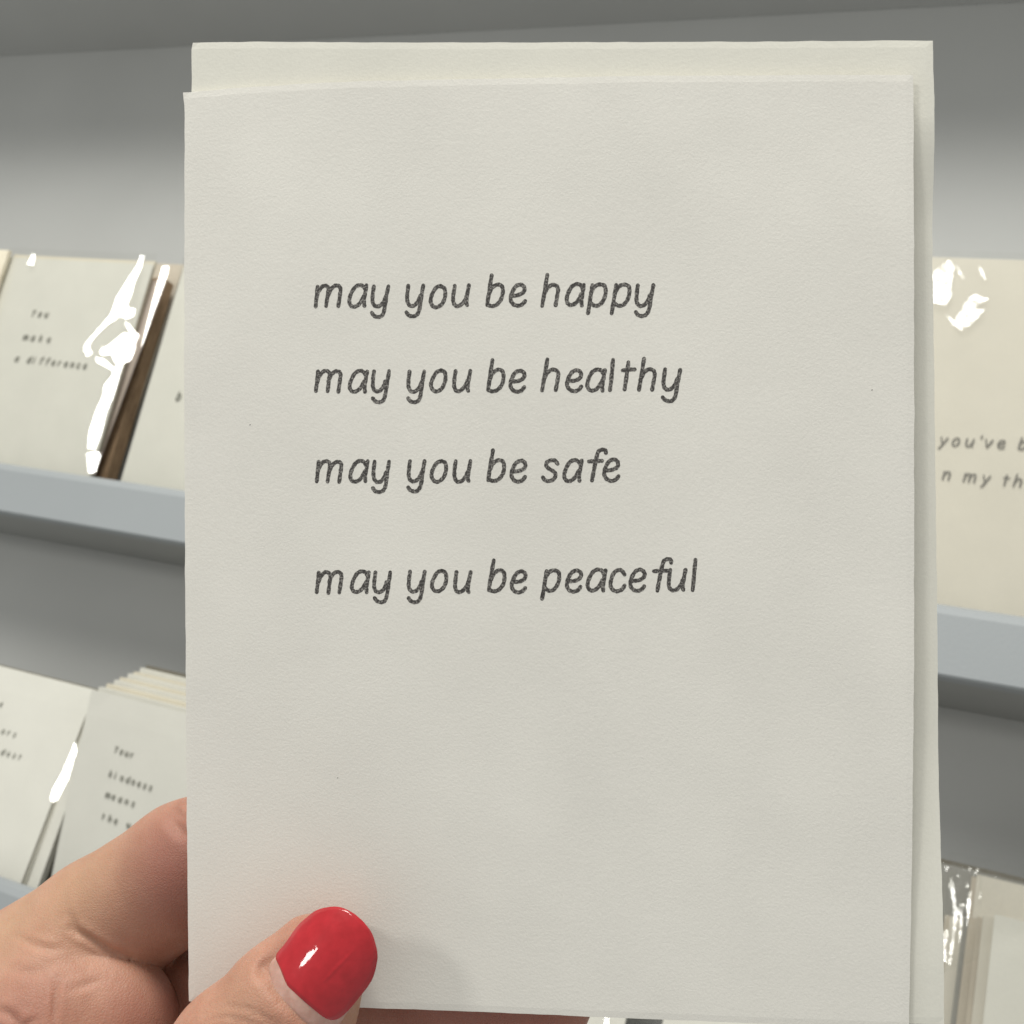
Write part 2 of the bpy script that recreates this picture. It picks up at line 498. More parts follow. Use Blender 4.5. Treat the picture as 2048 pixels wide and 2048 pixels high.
# "you make a difference"
B = Pack('sleeved_card', 'pale card reading You make a difference in a crinkled clear sleeve', 'greeting card',
         -77, 117, FL, 151, -23, -4)
B.slab('card_front', 0, 117, 0, B.ht, -0.8, 0, M_BCARD)
B.slab('envelope', 1, 116, 0, B.ht + 2.5, -3.4, -1.4, M_CREAM)
B.text([('You', [(62, 632), (88, 634)]), ('make', [(45, 679), (93, 684)]), ('a difference', [(29, 722), (165, 737)])], 2.9, .75, M_BINK)
B.film_sheet(-1, 118.5, 0, B.ht + 6, .5, .6, 3)
BG = [Z6([(1575,262),(1607,270),(1580,395),(1525,500),(1490,640),(1447,745),(1460,790),(1510,790),(1525,810),(1505,870),(1450,895),(1400,885),(1365,865),(1310,915),(1240,960),(1150,1050),(1085,1125),(1070,1200),(1110,1240),(1050,1270),(1020,1215),(1025,1160),(1080,1090),(1200,950),(1290,840),(1340,680),(1440,520),(1540,360)]),
         Z6([(1335,890),(1365,880),(1420,950),(1480,1005),(1470,1040),(1440,1090),(1445,1140),(1405,1250),(1380,1275),(1290,1300),(1245,1290),(1215,1220),(1185,1195),(1120,1215),(1085,1190),(1100,1140),(1180,1110),(1240,1060),(1300,1000),(1350,985),(1395,1010),(1380,965)]),
         Z1([(590,905),(640,915),(690,960),(750,915),(720,1000),(690,1110),(650,1200),(620,1330),(590,1400),(550,1400),(560,1300),(600,1180),(630,1120),(635,1060),(690,990),(675,970),(600,930)]),
         Z1([(500,1410),(545,1395),(580,1410),(550,1515),(510,1515),(505,1450)]),
         Z6([(285,250),(340,150),(370,165),(350,260)])]
B.folds(BG, 1.2)
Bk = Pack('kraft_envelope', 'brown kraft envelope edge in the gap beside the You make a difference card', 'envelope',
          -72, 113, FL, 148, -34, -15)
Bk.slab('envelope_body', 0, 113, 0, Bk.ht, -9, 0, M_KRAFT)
Bt = Pack('tan_envelope', 'pinkish tan envelope slipping out sideways behind the You make a difference card', 'envelope',
          -78, 114, FL + 13, 152, -26, -8, shear=13)
Bt.slab('envelope_body', 0, 114, 0, Bt.ht, -1.2, 0, M_PINKT)
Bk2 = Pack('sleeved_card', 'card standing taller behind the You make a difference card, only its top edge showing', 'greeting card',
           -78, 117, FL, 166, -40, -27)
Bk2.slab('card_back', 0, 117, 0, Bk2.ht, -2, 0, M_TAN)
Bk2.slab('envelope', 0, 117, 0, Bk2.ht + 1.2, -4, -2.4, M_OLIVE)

# its neighbour, mostly hidden by the held card
Cc = Pack('sleeved_card', 'pale card in a glinting sleeve just left of the held card on the upper shelf', 'greeting card',
          62.5, 115, FL, 151, -23, -4)
Cc.slab('card_front', 0, 115, 0, Cc.ht, -0.8, 0, M_BCARD)
Cc.slab('envelope', 1, 114, 0, Cc.ht + 2, -3.4, -1.4, M_CREAM)
Cc.text([('b', [(352, 799), (360, 800)])][:0], 2.9, .75, M_BINK)
I = Ink(); q = Cc.at(351, 800, .5); I.glyph('b', q[0], q[1], 3.4, .9, .5, .05); I.build('printed_line', M_BINK, Cc.root)
Cc.film_sheet(-1.5, 116, 0, Cc.ht + 5, .5, .6, 5)
Cc.folds([Z1([(940,390),(972,395),(960,450),(920,560),(890,640),(850,760),(820,850),(830,800),(870,640),(905,500),(925,430)])], 1.2)

# far left
A = Pack('fibrous_envelope', 'cream envelope of fibrous paper at the far left of the upper shelf', 'envelope',
         -186, 112, FL, 153, -14, 1)
A.slab('envelope_body', 0, 112, 0, A.ht, -3, 0, M_CREAMF)

# right: "you've been in my thoughts"
Fp = Pack('sleeved_card', "large cream card reading you've b and n my th right of the held card", 'greeting card',
          458, 128, FL, 184.5, -22, -20)
Fp.slab('card_front', 0, 128, 0, Fp.ht, -0.8, 0, M_WARM)
Fp.slab('envelope', -1, 129, 0, Fp.ht + 1, -3.4, -1.4, M_BCARD)
I = Ink()
for ch, x0 in (('Z', 200), ('o', 250), ('u', 305), ("'", 362), ('v', 383), ('e', 435), ('b', 520)):
    q = Fp.at(*Z4([(x0, 893 + (x0 - 200) * .052)])[0], .6); I.glyph(ch, q[0], q[1], 3.7, .62, .6, .03, per=5)
I.build('printed_line', M_FINK, Fp.root)
I = Ink()
for ch, x0 in (('n', 212), ('m', 297), ('Z', 372), ('t', 458), ('h', 500)):
    q = Fp.at(*Z4([(x0, 1033 + (x0 - 212) * .1)])[0], .6); I.glyph(ch, q[0], q[1], 3.7, .62, .6, .03, per=5)
I.build('printed_line', M_FINK, Fp.root)
Fp.film_sheet(-2, 130, 0, Fp.ht + 3, .6, .5, 9)
Fp.folds([Z4([(170,200),(235,150),(262,160),(255,210),(245,260),(250,290),(225,330),(170,320)]),
          Z4([(228,365),(260,395),(285,360),(320,300),(345,285),(400,305),(350,330),(345,350),(385,345),(350,385),(325,410),(290,430),(255,410)]),
          Z4([(360,170),(380,190),(388,222),(370,205)]), Z4([(268,165),(280,175),(300,220),(285,205)])], 1.2, m=M_CRUMP)

# lower shelf
FL2 = -213.0
D = Pack('sleeved_card', 'pale card with three faint printed line ends at the far left of the lower shelf', 'greeting card',
         -11, 112, FL2, -95, -16, -17)
D.slab('card_front', 0, 112, 0, D.ht, -0.9, 0, M_BCARD)
D.slab('envelope', 0, 112, 0, D.ht - .5, -3.6, -1.9, M_ENV)
D.text([('ere', [(-28, 1412), (2, 1420)]), ('lovely ous', [(-75, 1455), (25, 1476)]), ('kindest', [(-28, 1497), (33, 1521)])][:0], 2.2, .55, M_BINK)
for row, y0 in (('e', 1420), ('ers', 1474), ('dest', 1520)):
    I = Ink(); x = {1420: -2, 1474: 2, 1520: 1}[y0]
    for k, ch in enumerate(row):
        q = D.at(x + k * 11.5, y0 - 8 + k * 3.4 - (4 if len(row) > 3 else 0), .5); I.glyph(ch, q[0], q[1], 2.0, .5, .5, .05, per=4)
    I.build('printed_line', M_BINK, D.root)
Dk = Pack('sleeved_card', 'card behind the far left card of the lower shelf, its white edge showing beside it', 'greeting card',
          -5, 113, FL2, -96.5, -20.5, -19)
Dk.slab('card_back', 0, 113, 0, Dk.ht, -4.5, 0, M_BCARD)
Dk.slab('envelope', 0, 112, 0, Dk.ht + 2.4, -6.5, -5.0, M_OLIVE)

E = Pack('sleeved_card', 'pale card reading Your kindness means the on the lower shelf beside the hand', 'greeting card',
         114, 112, FL2, -96, -26, 0)
E.slab('card_front', 0, 112, 0, E.ht, -0.9, 0, M_BCARD)
E.text([('Your', [(228, 1504), (260, 1515)]), ('kindness', [(217, 1553), (297, 1580)]), ('means', [(210, 1594), (262, 1612)]), ('the w', [(203, 1638), (252, 1655)]), ('w', [(198, 1678), (205, 1680)])][:4], 2.1, .55, M_BINK)
for k in range(7):
    p = Pack('card_in_stack', ['first', 'second', 'third', 'fourth', 'fifth', 'sixth', 'seventh'][k] + ' card behind the Your kindness card, its cream top edge fanned above it', 'greeting card',
             114.5 - .4 * k + rng.uniform(-.5, .5), 112, FL2, -93.5 + 2.6 * k + rng.uniform(-.5, .5), -28.5 - 4.2 * k, -3.5 - 4.6 * k, group='cards fanned behind the Your kindness card')
    p.slab('card_sheet', 0, 112, 0, p.ht, -3.0, 0, M_CREAM if k % 2 else M_BCARD)
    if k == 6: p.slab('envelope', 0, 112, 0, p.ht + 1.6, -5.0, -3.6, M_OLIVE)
D.folds([Z2([(500,710),(510,760),(460,930),(400,1050),(370,1065),(355,1040),(370,990),(430,880)])], 1.0)

# two cards that only peep out under the held card
J = Pack('sleeved_card', 'pale card peeping out under the held card beside the fingertip', 'greeting card', 290, 112, FL2, -96, -18, -14)
J.slab('card_front', 0, 112, 0, J.ht, -0.9, 0, M_BCARD)
J.folds([[(1211, 2036), (1219, 2036), (1217, 2060), (1209, 2060)]], .8)
K = Pack('sleeved_card', 'pale card under the lower right corner of the held card, partly in shade', 'greeting card', 416, 84, FL2, -96, -18, -14)
K.slab('card_front', 0, 84, 0, K.ht, -0.9, 0, M_BCARD)

# lower right sleeve with a fanned stack
Gp = Pack('sleeved_card', 'pale blank-faced card in front of a fanned stack at the lower right corner', 'greeting card', 524, 112, FL2, -94.5, -14, -12)
Gp.slab('card_front', 0, 112, 0, Gp.ht, -0.9, 0, M_BCARD)
for k in range(4):
    p = Pack('card_in_stack', ['first card fanned out to the left behind the blank card at lower right', 'second card fanned out to the left behind the blank card at lower right', 'third card fanned furthest left behind the blank card at lower right', 'tallest cream card at the back of the lower right stack'][k], 'greeting card',
             [520.8, 516.0, 511.5, 519.0][k], 112, FL2, [-95.5, -97, -98.5, -80.5][k], -18 - 6.5 * k, -17 - 7.5 * k, shear=[0, .8, -.6, 0][k], group='cards fanned behind the lower right card')
    p.slab('card_sheet', 0, 112, 0, p.ht, -1.6, 0, [M_WARM, M_TAN, M_WARM, M_WARM][k])
    p.slab('envelope', -1.6, 112, 0, p.ht - [1, .6, -.4, 1][k], -3.6, -2.2, [M_TAN, M_GREYE, M_TAN, M_TAN][k])
Gb = Pack('envelope', 'grey sheet added at the back of the lower right sleeve, shade line painted along its top', 'envelope', 505, 126, FL2, -79, -46, -46)
Gb.slab('envelope_body', 0, 126, 0, Gb.ht, -1.2, 0, M_GREYE)  # added sheet standing for grey film over the panel
Gb.slab('sleeve_top_shade', 0, 126, 20, Gb.ht + 1.8, -3, -1.6, M_OLIVE)  # dark strip painting the shade along the sleeve's top fold
GS = Pack('plastic_sleeve', 'crinkled clear plastic sleeve with bright glints at the lower right', 'plastic sleeve', 507, 130, FL2, -77, -10, -8)
GS.film_sheet(0, 130, 0, GS.ht, 0, 2.0, 12)
GS.folds([Z5([(580,520),(605,570),(620,700),(640,870),(625,1000),(600,1200),(575,1350),(550,1350),(560,1270),(590,1100),(605,900),(600,780),(578,650),(557,590)]),
          Z5([(505,1050),(555,1010),(560,1060),(545,1200),(540,1330),(505,1320)]),
          Z5([(640,920),(650,820),(670,760),(720,770),(700,840),(695,950),(685,1060),(675,1150),(660,1130),(675,1000),(678,850),(650,930)]),
          Z5([(760,650),(790,650),(780,740),(765,850),(755,930),(735,1000),(750,850),(735,820)]),
          Z5([(755,415),(785,410),(790,440),(770,445)]), Z5([(800,490),(850,420),(870,425),(830,480)]), Z5([(735,590),(760,575),(765,600),(745,610)]),
          Z5([(650,490),(675,485),(670,510)]), Z5([(535,400),(575,405),(545,450)]), Z5([(870,650),(890,660),(880,710),(862,710)])], 1.2, m=M_CRUMP)
GS.crumple(Z5([(470,350),(900,420),(860,1300),(480,1450)]), 1.0, 1.1, 4.2, 31, 60, 110)
GS.crumple(Z5([(850,420),(1300,520),(1300,900),(880,860)]), 1.0, .5, 6.0, 32)


# ------------------------------------------------------------------ the held card and its envelope
def bow(x, y):
    """the card and envelope are held slightly bent: head leaning back, right side coming forward"""
    return -1.3 * np.maximum(0, (y - 45) / 95) ** 2 + 1.3 * np.maximum(0, (x - 40) / 68) ** 2


EYE = CR.T @ (-CT) * 1000


def on_sheet(p):
    """carry a point of the flat layout along the sight line onto the bent sheet"""
    p = np.asarray(p, float); q = p.copy()
    for _ in range(4):
        z = p[2] + bow(q[0], q[1]); q = EYE + (p - EYE) * (EYE[2] - z) / (EYE[2] - p[2])
    return q


def interp_curve(pts, n):
    pts = np.array(pts, float); d = np.r_[0, np.cumsum(np.linalg.norm(np.diff(pts, axis=0), axis=1))]
    t = np.linspace(0, d[-1], n)
    return np.array([np.interp(t, d, pts[:, k]) for k in range(pts.shape[1])]).T


def rough_edge(n, amp, r):
    x = r.normal(0, 1, n); x = np.convolve(x, [.25, .5, .25], 'same'); x[0] = x[-1] = 0
    return x * amp


def sheet(name, left, right, top, bottom, zf, thick, m, parent, nx=110, ny=140, amp=0.04, seed=1):
    """Coons patch between four traced edges (card mm); zf(x, y) front height"""
    r = np.random.default_rng(seed)
    Lc, Rc = interp_curve(left, ny + 1), interp_curve(right, ny + 1)      # bottom -> top
    Tc, Bc = interp_curve(top, nx + 1), interp_curve(bottom, nx + 1)      # left -> right
    Lc[:, 0] += rough_edge(ny + 1, amp, r); Rc[:, 0] += rough_edge(ny + 1, amp, r)
    Tc[:, 1] += rough_edge(nx + 1, amp, r); Bc[:, 1] += rough_edge(nx + 1, amp, r)
    u = np.linspace(0, 1, nx + 1)[None, :, None]; v = np.linspace(0, 1, ny + 1)[:, None, None]
    P = (1 - u) * Lc[:, None] + u * Rc[:, None] + (1 - v) * Bc[None] + v * Tc[None] \
        - ((1 - u) * (1 - v) * Bc[0] + u * (1 - v) * Bc[-1] + (1 - u) * v * Tc[0] + u * v * Tc[-1])
    P = P.reshape(-1, 2); z = np.array([zf(x, y) + bow(x, y) for x, y in P])
    k = len(P); W = nx + 1
    edge = np.zeros((ny + 1, nx + 1), bool); edge[0] = edge[-1] = True; edge[:, 0] = edge[:, -1] = True; edge = edge.ravel()
    vs = [(a[0], a[1], zz - (.06 if e else 0)) for a, zz, e in zip(P, z, edge)] + [(a[0], a[1], zz - thick + (.06 if e else 0)) for a, zz, e in zip(P, z, edge)]
    fs = []
    for j in range(ny):
        for i in range(nx):
            a = j * W + i
            fs.append((a, a + 1, a + W + 1, a + W)); fs.append((k + a, k + a + W, k + a + W + 1, k + a + 1))
    ring = [i for i in range(nx)] + [j * W + nx for j in range(ny)] + [ny * W + i for i in range(nx, 0, -1)] + [j * W for j in range(ny, 0, -1)]
    for q in range(len(ring)):
        a, b = ring[q], ring[(q + 1) % len(ring)]
        fs.append((a, a + k, b + k, b))
    return mesh_obj(name, np.array(vs) / 1000, fs, m, parent, smooth=False)


def edge_px(pts, z=0): return [on_sheet(C(x, y, z))[:2] for x, y in pts]


def sm(a, b, x):
    t = np.clip((x - a) / (b - a), 0, 1); return t * t * (3 - 2 * t)


card = empty('greeting_card', CARD)
tag(card, 'cream folded card printed with four may you be lines, held upright in the hand', 'greeting card')
front = sheet('front_panel',
              edge_px([(377.5, 2003), (373, 1600), (370, 1150), (368, 700), (366.5, 300), (366, 209), (363, 182)]),
              edge_px([(1818, 2058), (1824, 1750), (1829, 1300), (1829, 900), (1829, 500), (1828, 250), (1827, 149)]),
              edge_px([(363, 182), (400, 179), (456, 175), (600, 168), (740, 162), (1000, 157), (1300, 151), (1650, 148.5), (1827, 149)]),
              edge_px([(377.5, 2003), (735, 2016), (1040, 2027), (1245, 2036.5), (1500, 2047), (1818, 2058)]),
              lambda x, y: -0.5 * sm(20, 0, x) * sm(90, 140, y) + .12 * math.sin(x * .045) * sm(20, 70, y), 0.42, M_CARD, card, amp=.035, seed=2)
sheet('back_panel',
      edge_px([(379, 2002), (370, 1150), (368, 300), (366, 186)]),
      edge_px([(1814, 2056), (1823, 1300), (1823, 500), (1822, 156)]),
      edge_px([(366, 186), (740, 168), (1300, 157), (1822, 156)]),
      edge_px([(379, 2002), (1040, 2026), (1814, 2056)]),
      lambda x, y: -0.55 - .5 * sm(20, 0, x) * sm(90, 140, y) + .12 * math.sin(x * .045) * sm(20, 70, y) - .1 * sm(0, 30, x), 0.42, M_CARD, card, 30, 40, .03, 5)

XH, SW = 3.45, 0.60
lines = [
 ('mayyoubehappy', [19.81,24.96,28.42,33.67,37.23,40.59,45.78,49.24,54.06,57.6,60.86,64.37,67.94], (106.53, 106.14)),
 ('mayyoubehealthy', [19.87,25.03,28.45,33.81,37.31,40.73,45.87,49.23,54.06,57.7,60.7,64.12,65.91,68.34,71.9], (93.72, 93.61)),
 ('mayyoubesafe', [19.92,25.06,28.49,33.85,37.35,40.78,45.92,49.32,54.16,57.28,60.87,63.22], (80.08, 80.27)),
 ('mayyoubepeaceful', [19.87,25.18,28.55,33.82,37.43,40.83,46.01,49.38,54.06,57.61,60.78,64.15,67.08,70.49,72.75,76.31], (63.37, 63.93)),
]
def zfront(x, y): return -0.5 * sm(20, 0, x) * sm(90, 140, y) + .12 * math.sin(x * .045) * sm(20, 70, y)
for chars, xs, (b0, b1) in lines:
    I = Ink()
    for ch, x in zip(chars, xs):
        yb = b0 + (b1 - b0) * (x - 20) / 50 + rng.normal(0, .04)
        I.glyph(ch, x + .22 - .02, yb + .2, XH * .92, SW, 0.012, 0.015, (1, .0), (0, 1), jit=.009, per=9)
    I.v = [tuple(on_sheet((a, b, c + zfront(a, b)))) for a, b, c in I.v]
    I.build('printed_line', M_INK, card)
for px, py in ((1744, 780), (675, 1556), (500, 850)):
    I = Ink(); q = C(px, py); I.stroke([q[:2], q[:2] + np.array([.06, .04])], .14, .012 + zfront(q[0], q[1]), 0)
    I.v = [tuple(on_sheet(v)) for v in I.v]
    I.build('paper_fleck', M_INK, card)

env = empty('envelope', CARD)
tag(env, 'cream paper envelope held behind the greeting card, showing above and right of it', 'envelope')
def env_z(x, y):
    gap = sm(8, 45, y) * (1 - .75 * sm(118, 134, y))
    return -1.15 - 1.7 * gap * sm(60, 108, x) - .4 * sm(0, 60, x) * gap
sheet('envelope_face',
      edge_px([(391, 1996), (389, 1000), (388, 500), (387, 97), (389.5, 90)], -2),
      edge_px([(1884.5, 2043), (1883, 1700), (1882, 1400), (1878, 1000), (1872.5, 600), (1870, 340), (1866, 150), (1864.5, 83)], -2),
      edge_px([(389.5, 90), (500, 88), (700, 89), (1000, 89), (1400, 87), (1650, 84), (1800, 82.5), (1864.5, 83)], -2),
      edge_px([(391, 1996), (1000, 2020), (1820, 2042), (1884.5, 2043)], -2),
      env_z, 0.9, M_ENV, env, 110, 140, .04, 7)


# ------------------------------------------------------------------ the hand
# skeleton in card millimetres: chains of joints with radii; blended into one skin
def J3(px, py, z, r): return (*C(px, py, z), r)


CH = {
 'index': [J3(-330, 2230, -22, 13.5), J3(-60, 2024, -18.5, 12.2), J3(200, 1856, -17.5, 11.6), J3(376, 1738, -17.2, 11.2), J3(520, 1665, -16.2, 9.8), J3(760, 1640, -14.2, 8.2), J3(930, 1690, -12.6, 7.0)],
 'web': [J3(-130, 2120, -13, 15.5), J3(125, 2052, -9.0, 15.2)],
 'web_b': [J3(125, 2060, -9.0, 13.0), J3(238, 2040, -9, 8.4)],
 'web_c': [J3(190, 2010, -8.5, 8.0), J3(222, 1984, -8.8, 6.2)],
 'web_d': [J3(240, 2050, -8, 8.4), J3(240, 2260, -3, 10)],
 'thumb': [J3(672, 1902, 5.0, 4.2), J3(640, 1928, 8.0, 7.0), J3(585, 2006, 9.7, 9.3), J3(480, 2120, 11.2, 10.2), J3(330, 2330, 10, 11.5), J3(170, 2560, 2, 15)],
 'middle': [J3(-150, 2420, -26, 13), J3(150, 2180, -26, 11.5), J3(345, 2018, -24.5, 12.0), J3(620, 1995, -18.5, 10.0), J3(880, 1985, -14.6, 8.9), J3(1088, 1992, -13.6, 8.0)],
 'ring': [J3(-100, 2650, -26, 13), J3(220, 2390, -22, 11), J3(480, 2240, -18, 10), J3(780, 2200, -15.5, 9), J3(1010, 2215, -14, 7.6)],
 'little': [J3(0, 2880, -24, 12), J3(300, 2590, -22, 9.5), J3(520, 2450, -18, 8.4), J3(740, 2400, -15.5, 7.6), J3(900, 2400, -14, 6.6)],
 'palm': [J3(-250, 2350, -22, 15), J3(-120, 2750, -20, 20), J3(60, 3150, -16, 22)],
 'palm_b': [J3(150, 2620, -4, 16), J3(40, 3000, -10, 22), J3(60, 3500, -14, 25), J3(80, 4500, -14, 31)],
}


def cone_sdf(P, a, b):
    a3, b3 = np.array(a[:3]), np.array(b[:3]); ab = b3 - a3
    t = np.clip(((P - a3) @ ab) / (ab @ ab), 0, 1)
    tt = t * t * (3 - 2 * t) * .5 + t * .5
    return np.linalg.norm(P - a3 - t[:, None] * ab, axis=1) - (a[3] + (b[3] - a[3]) * tt)


def smin(a, b, k):
    h = np.clip(.5 + .5 * (b - a) / k, 0, 1)
    return b + (a - b) * h - k * h * (1 - h)


def chain(P, c, k=2.0):
    d = None
    for a, b in zip(c[:-1], c[1:]):
        e = cone_sdf(P, a, b); d = e if d is None else smin(d, e, k)
    return d


XW0, XW1 = C(95, 1900, -8)[0], C(215, 1900, -8)[0]


def hand_sdf(P):
    d = chain(P, CH['index'])
    w = chain(P, CH['web'], 4)
    for n, k in (('web_b', 4), ('web_c', 3.5), ('web_d', 3)): w = smin(w, chain(P, CH[n]), k)
    kx = 7.5 + (0.55 - 7.5) * sm(XW0, XW1, P[:, 0])
    d = smin(d, w, kx)
    m = smin(chain(P, CH['middle']), chain(P, CH['ring']), 1.2)
    m = smin(m, chain(P, CH['little']), 1.2)
    body = smin(chain(P, CH['palm'], 8), chain(P, CH['palm_b'], 8), 9)
    m = smin(m, body, 6)
    d = smin(d, m, 0.7 + 3.3 * sm(XW0 + 4, XW0 - 12, P[:, 0]))
    t = chain(P, CH['thumb'])
    d = smin(d, smin(t, body, 7), .8 + 4.2 * sm(-38, -50, P[:, 1]))
    return d


def hand_mesh():
    pts = np.array([p for c in CH.values() for p in c])
    bm = bmesh.new()
    for c in CH.values():                              # coarse lumps, fused by the voxel remesh, then drawn onto the smooth skin
        for a, b in zip(c[:-1], c[1:]):
            n = max(2, int(np.linalg.norm(np.array(a[:3]) - np.array(b[:3])) / 5) + 1)
            for t in np.linspace(0, 1, n):
                q = np.array(a) * (1 - t) + np.array(b) * t
                bmesh.ops.create_icosphere(bm, subdivisions=2, radius=q[3] * 1.03, matrix=Matrix.Translation(q[:3]))
    me = bpy.data.meshes.new('hand'); bm.to_mesh(me); bm.free()
    o = bpy.data.objects.new('tmp', me); COL.objects.link(o)
    r = o.modifiers.new('r', 'REMESH'); r.mode = 'VOXEL'; r.voxel_size = 0.48
    dg = bpy.context.evaluated_depsgraph_get(); m2 = bpy.data.meshes.new_from_object(o.evaluated_get(dg))
    bpy.data.objects.remove(o)
    V = np.empty(len(m2.vertices) * 3); m2.vertices.foreach_get('co', V); V = V.reshape(-1, 3)
    return m2, V


def project(V, n=4, f=None):
    f = f or hand_sdf
    for _ in range(n):
        d = f(V); e = .05
        g = np.stack([f(V + np.eye(3)[i] * e) - d for i in range(3)], 1) / e
        L = np.linalg.norm(g, axis=1, keepdims=True); g = g / np.maximum(L, .3)
        V = V - g * np.clip(d, -2.5, 2.5)[:, None] * .9
    return V, g


HM, HV = hand_mesh()
HV, HN = project(HV)

# nail frame on the thumb
NO = C(655, 1915, 15.6)
ax = np.array([.64, .77, -.40]); ax /= np.linalg.norm(ax)
up0 = np.array([-0.20, 0.0, 1.]); nz = up0 - ax * (ax @ up0); nz /= np.linalg.norm(nz); lat = np.cross(ax, nz)
RL, RA = 8.6, 34.0
def nail_h(a, l):
    l = l - .45; l = np.clip(l, -7.6, 7.6)
    return -(RL - np.sqrt(RL * RL - l * l)) - a * a / (2 * RA) - .0009 * np.maximum(0, a) ** 3


def nail_pt(a, l, dz=0.0): return NO + ax * a + lat * l + nz * (nail_h(a, l) + dz)


def on_nail(px, py, dz=0.0):
    c0 = CR.T @ (-CT) * 1000; d = CR.T @ np.array([px - PC, py - PC, F]); d /= np.linalg.norm(d)
    h = 0.0
    for _ in range(40):
        t = ((NO + nz * (h + dz) - c0) @ nz) / (d @ nz); q = c0 + d * t - NO
        a, l = q @ ax, q @ lat
        h = .6 * h + .4 * nail_h(a, l)
    return a, l


def rows_from(outline, n=60, dz=0.0):
    """slice a traced outline into (a, left, right) rows"""
    P = np.array([on_nail(x, y, dz) for x, y in outline]); k = len(P); Q = []
    for i in range(k):
        p0, p1, p2, p3 = P[i - 1], P[i], P[(i + 1) % k], P[(i + 2) % k]
        for t in np.linspace(0, 1, 12, endpoint=False):
            Q.append(.5 * ((2 * p1) + (-p0 + p2) * t + (2 * p0 - 5 * p1 + 4 * p2 - p3) * t * t + (-p0 + 3 * p1 - 3 * p2 + p3) * t ** 3))
    Q = np.array(Q); A = Q[:, 0]; a0, a1 = A.min() + .03, A.max() - .03; out = []
    for a in a0 + (a1 - a0) * (.5 - .5 * np.cos(np.pi * np.linspace(0, 1, n))):
        xs = []
        for i in range(len(Q)):
            p, q = Q[i], Q[(i + 1) % len(Q)]
            if (p[0] - a) * (q[0] - a) < 0: xs.append(p[1] + (q[1] - p[1]) * (a - p[0]) / (q[0] - p[0]))
        if len(xs) >= 2: out.append((a, min(xs), max(xs)))
    return out


ROWS = rows_from([(611,1836),(633,1820),(665,1813),(689,1817),(717,1834),(741,1862),(751,1889),(755,1914),(749,1946),(739,1968),(717,1997),(694,2024),(671,2040),(647,2035),(616,2008),(590,1986),(574,1971),(560,1938),(551,1912),(570,1886),(593,1853)], dz=.22)
PLATE = rows_from([(616,1842),(700,1835),(742,1880),(745,1946),(722,1988),(690,2032),(668,2062),(640,2064),(605,2044),(572,2014),(548,1982),(537,1950),(538,1925),(556,1905),(590,1868)])


def nail_strip(name, rows, z1, z0, m, parent, na=70, nl=80, ridge=False):
    R = np.array(rows); A = np.linspace(0, 1, na); A = R[0, 0] + (R[-1, 0] - R[0, 0]) * (.5 - .5 * np.cos(math.pi * A))
    Lf = np.interp(A, R[:, 0], R[:, 1]); Rt = np.interp(A, R[:, 0], R[:, 2])
    vs = []; fs = []
    for side in (z1, z0):
        for i, a in enumerate(A):
            for j in range(nl + 1):
                t = j / nl; l = Lf[i] + (Rt[i] - Lf[i]) * t
                e = min(t, 1 - t) * (Rt[i] - Lf[i]); ee = min(e, (a - A[0]) + .15, (A[-1] - a) + .15)
                z = side if side == z0 else side - .22 * (1 - sm(0, .7, ee)) * 1.0
                if ridge and side == z1:
                    z += .07 * math.exp(-((l - 1.9 - .12 * a) / .22) ** 2) * sm(-3.2, -1.5, a) * sm(3.6, 1.0, a)
                vs.append(nail_pt(a, l, z))
    W = nl + 1; k = na * W
    for i in range(na - 1):
        for j in range(nl):
            a = i * W + j
            fs.append((a, a + 1, a + W + 1, a + W)); fs.append((k + a, k + a + W, k + a + W + 1, k + a + 1))
    ring = [j for j in range(nl)] + [i * W + nl for i in range(na - 1)] + [(na - 1) * W + j for j in range(nl, 0, -1)] + [i * W for i in range(na - 1, 0, -1)]
    for q in range(len(ring)):
        a, b = ring[q], ring[(q + 1) % len(ring)]; fs.append((a, a + k, b + k, b))
    o = mesh_obj(name, np.array(vs) / 1000, fs, m, parent, smooth=True)
    bm = bmesh.new(); bm.from_mesh(o.data); bmesh.ops.recalc_face_normals(bm, faces=bm.faces); bm.to_mesh(o.data); bm.free()
    return o


# seat the nail: flesh drops below the plate, and swells into a fold around its sides and root
rel = HV - NO
na_, nl_, nn_ = rel @ ax, rel @ lat, rel @ nz
PR, RR = np.array(PLATE), np.array(ROWS)
R = np.array([r for r in PLATE if r[0] < 0] + [r for r in ROWS if r[0] >= 0])
lf = np.interp(na_, R[:, 0], R[:, 1]); rt = np.interp(na_, R[:, 0], R[:, 2])
ins = np.minimum(np.minimum(nl_ - lf, rt - nl_), na_ - R[0, 0])       # > 0 inside the plate
top = (nn_ > -9) & (na_ > -13.5) & (na_ < 9) & (np.abs(nl_) < 10.5)
surf = nail_h(na_, nl_)
under = top & (ins > -.15) & (nn_ > surf - .35)
HV[under] += nz * ((surf - .35) - nn_)[under, None]
side_fade = sm(4.5, -1.0, na_)
ring_ = top & (ins <= -.15) & (ins > -4.5) & (nn_ > -6.5)
want = surf + .42 * np.exp(-((ins + .75) / .65) ** 2) - .1 - .10 * np.maximum(0, -ins - 1.2) ** 1.6
wgt = sm(-4.5, -1.2, ins) * side_fade * sm(8.6, 6.6, np.abs(nl_ - .45)) * sm(.45, .8, HN @ nz)
dlt = (want - nn_) * wgt; dlt = np.where(na_ < -7.5, np.maximum(dlt, -.05), dlt)
HV[ring_] += nz * dlt[ring_, None]

